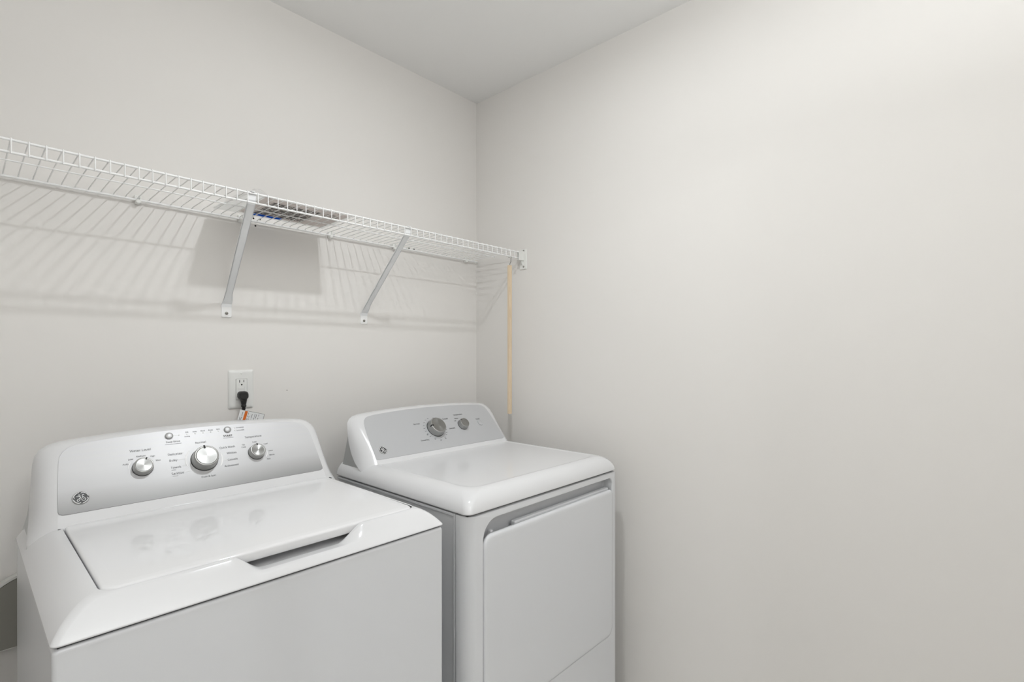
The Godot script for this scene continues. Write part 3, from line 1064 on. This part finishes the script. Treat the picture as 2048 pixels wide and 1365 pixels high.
func outlet() -> void:
	var t := thing("wall_outlet", "white wall outlet with a black plug in its lower socket", "outlet", Vector3(-1.036, 1.1568, 0))
	var b := MB.new()
	var loops := []
	for q in [[0.0, 0.0], [0.0, 0.001], [0.0012, 0.003], [0.004, 0.0052], [0.008, 0.0062], [0.011, 0.0063]]:
		loops.append(MB.at_z(MB.rr(-0.038 + q[0], 0.038 - q[0], -0.0618 + q[0], 0.0618 - q[0], 0.004, 4), q[1]))
	for q in [[0.0, 0.0063], [0.0006, 0.0040]]:
		loops.append(MB.at_z(MB.rr(-0.0172 + q[0], 0.0172 - q[0], -0.0338 + q[0], 0.0338 - q[0], 0.0018, 4), q[1]))
	b.loft(loops, [0, 0, 0, 0, 0, 1, 2], true, true)
	obj("cover_plate", b, M.outlet, t)
	b = MB.new()
	b.loft([MB.at_z(MB.rr(-0.0163, 0.0163, -0.0329, 0.0329, 0.0014, 4), 0.003), MB.at_z(MB.rr(-0.0163, 0.0163, -0.0329, 0.0329, 0.0014, 4), 0.0070), MB.at_z(MB.rr(-0.0155, 0.0155, -0.0321, 0.0321, 0.0014, 4), 0.0076)], 0, false, true)
	var soc := obj("receptacle", b, M.outlet, t)
	b = MB.new()
	for q in [[-0.0063, 0.0258, 0.0010, 0.0042], [0.0063, 0.0262, 0.0009, 0.0034]]:
		b.box(Vector3(q[0] - q[2], q[1] - q[3], 0.0070), Vector3(q[0] + q[2], q[1] + q[3], 0.0079))
	b.T = Transform3D(Basis(), Vector3(0.0002, 0.0150, 0.0072))
	b.lathe([[0.0026, 0.0], [0.0024, 0.0007]], 14, 0, false, true)
	obj("slot", b, M.hole, soc)
	b = MB.new()
	b.box(Vector3(-0.0120, 0.0002, 0.0072), Vector3(0.0064, 0.0088, 0.0084), 0.0006, 1)
	b.box(Vector3(0.0072, -0.0060, 0.0072), Vector3(0.0125, 0.0088, 0.0084), 0.0006, 1)
	obj("test_button", b, M.outlet, soc)
	for sy in [0.0505, -0.0505]:
		b = MB.new()
		b.T = Transform3D(Basis(), Vector3(0, sy, 0.006))
		b.lathe([[0.0030, 0.0], [0.0027, 0.001], [0.001, 0.0013]], 14, 0, false, true)
		obj("screw", b, M.outlet, t)
	# plug and cord
	var p := thing("power_cord", "black power plug and cord hanging down behind the washer", "cord", Vector3(-1.036, 1.1568, 0.008), "")
	b = MB.new()
	loops = []
	for q in [[0.0, 0.0132, 0.0125, -0.0185], [0.008, 0.0138, 0.0130, -0.0185], [0.017, 0.0140, 0.0125, -0.0185], [0.022, 0.0128, 0.0112, -0.0195], [0.025, 0.0100, 0.0090, -0.0205]]:
		loops.append(MB.at_z(MB.rr(-q[1], q[1], q[3] - q[2], q[3] + q[2], minf(q[1], q[2]) * 0.75, 5), q[0]))
	b.loft(loops, 0, true, true)
	loops = []
	for q in [[-0.010, 0.0120, 0.0100, 0.0125], [-0.024, 0.0108, 0.0092, 0.0130], [-0.036, 0.0086, 0.0080, 0.0135], [-0.046, 0.0068, 0.0068, 0.0138], [-0.0475, 0.0060, 0.0060, 0.0138], [-0.049, 0.0072, 0.0070, 0.0138], [-0.0545, 0.0070, 0.0068, 0.0138], [-0.056, 0.0052, 0.0052, 0.0138], [-0.064, 0.0048, 0.0048, 0.0138]]:
		loops.append(MB.at_y(MB.rr(-q[1] + 0.001, q[1] + 0.001, q[3] - q[2], q[3] + q[2], minf(q[1], q[2]) * 0.75, 5), q[0]))
	b.loft(loops, 0, true, true)
	obj("plug", b, M.rubber, p)
	var cv := Curve3D.new()
	cv.add_point(Vector3(0.001, -0.060, 0.0138), Vector3(), Vector3(0, -0.1, 0))
	cv.add_point(Vector3(0.012, -0.45, 0.035), Vector3(0, 0.15, 0), Vector3(0, -0.1, 0))
	cv.add_point(Vector3(0.05, -0.80, 0.06), Vector3(0, 0.1, 0), Vector3(0, -0.05, 0.02))
	b = MB.new()
	b.tube(cv.get_baked_points(), 0.0038, 8)
	obj("cord", b, M.rubber, p)
	# the printed tag on the cord
	var im := Image.create(256, 256, false, Image.FORMAT_RGB8)
	im.fill(srgb(238, 238, 238))
	im.fill_rect(Rect2i(0, 0, 256, 2), srgb(60, 60, 60))
	im.fill_rect(Rect2i(252, 0, 4, 256), srgb(60, 60, 60))
	im.fill_rect(Rect2i(52, 4, 28, 252), srgb(226, 112, 32))
	im.fill_rect(Rect2i(52, 110, 28, 146), srgb(190, 74, 36))
	var rng := RandomNumberGenerator.new()
	rng.seed = 3
	for x in [16, 30, 88, 102, 128, 156, 172, 196, 216]:
		var y := rng.randi_range(8, 60)
		while y < 250:
			var h := rng.randi_range(10, 34)
			im.fill_rect(Rect2i(x, y, 4, mini(h, 254 - y)), srgb(70, 70, 74))
			y += h + rng.randi_range(4, 10)
	im.generate_mipmaps()
	var pm := paint(Color.WHITE, 0.5)
	pm.albedo_texture = ImageTexture.create_from_image(im)
	var g := thing("paper_tag", "white printed tag with an orange bar hanging on the power cord", "tag", Vector3(-1.0509, 1.0965, 0.045))
	g.rotation.z = deg_to_rad(-16.5)
	b = MB.new()
	var fr := MB.at_z(MB.rr(-0.002, 0.0745, -0.11, 0.0, 0.002, 3), 0.0)
	var bk := MB.at_z(MB.rr(-0.002, 0.0745, -0.11, 0.0, 0.002, 3), -0.0006)
	b.loft([bk, fr], -1, true, true)
	for i in b.V.size():
		b.U[i] = Vector2((b.V[i].x + 0.002) / 0.0765, -b.V[i].y / 0.11)
	obj("card", b, pm, g)


# an arched box on the wall, mostly hidden by the washer
func wall_box() -> void:
	var t := thing("wall_box", "arched grey wall box with a white rim, mostly hidden behind the washer's left edge", "wall box", Vector3(-1.646 + 0.155, 0.56, 0))
	var arch := func(r: float, grow: float, z: float) -> PackedVector3Array:
		var p := PackedVector3Array()
		for i in 25:
			var a := PI * i / 24.0
			p.append(Vector3(cos(a) * (r + grow), 0.105 + sin(a) * (r * 0.62 + grow), z))
		p.append(Vector3(-r - grow, -grow * 0.1, z))
		p.append(Vector3(r + grow, -grow * 0.1, z))
		return p
	var b := MB.new()
	b.loft([arch.call(0.115, 0.0, 0.001), arch.call(0.115, 0.0, 0.016), arch.call(0.113, 0.0, 0.018)], -1, true, true)
	obj("body", b, M.boxgrey, t)
	b = MB.new()
	b.loft([arch.call(0.115, 0.0065, 0.0005), arch.call(0.115, 0.0065, 0.020), arch.call(0.115, 0.0055, 0.021), arch.call(0.115, 0.001, 0.021), arch.call(0.115, 0.0, 0.0205), arch.call(0.115, 0.0, 0.016)], -1)
	obj("rim", b, M.trim, t)
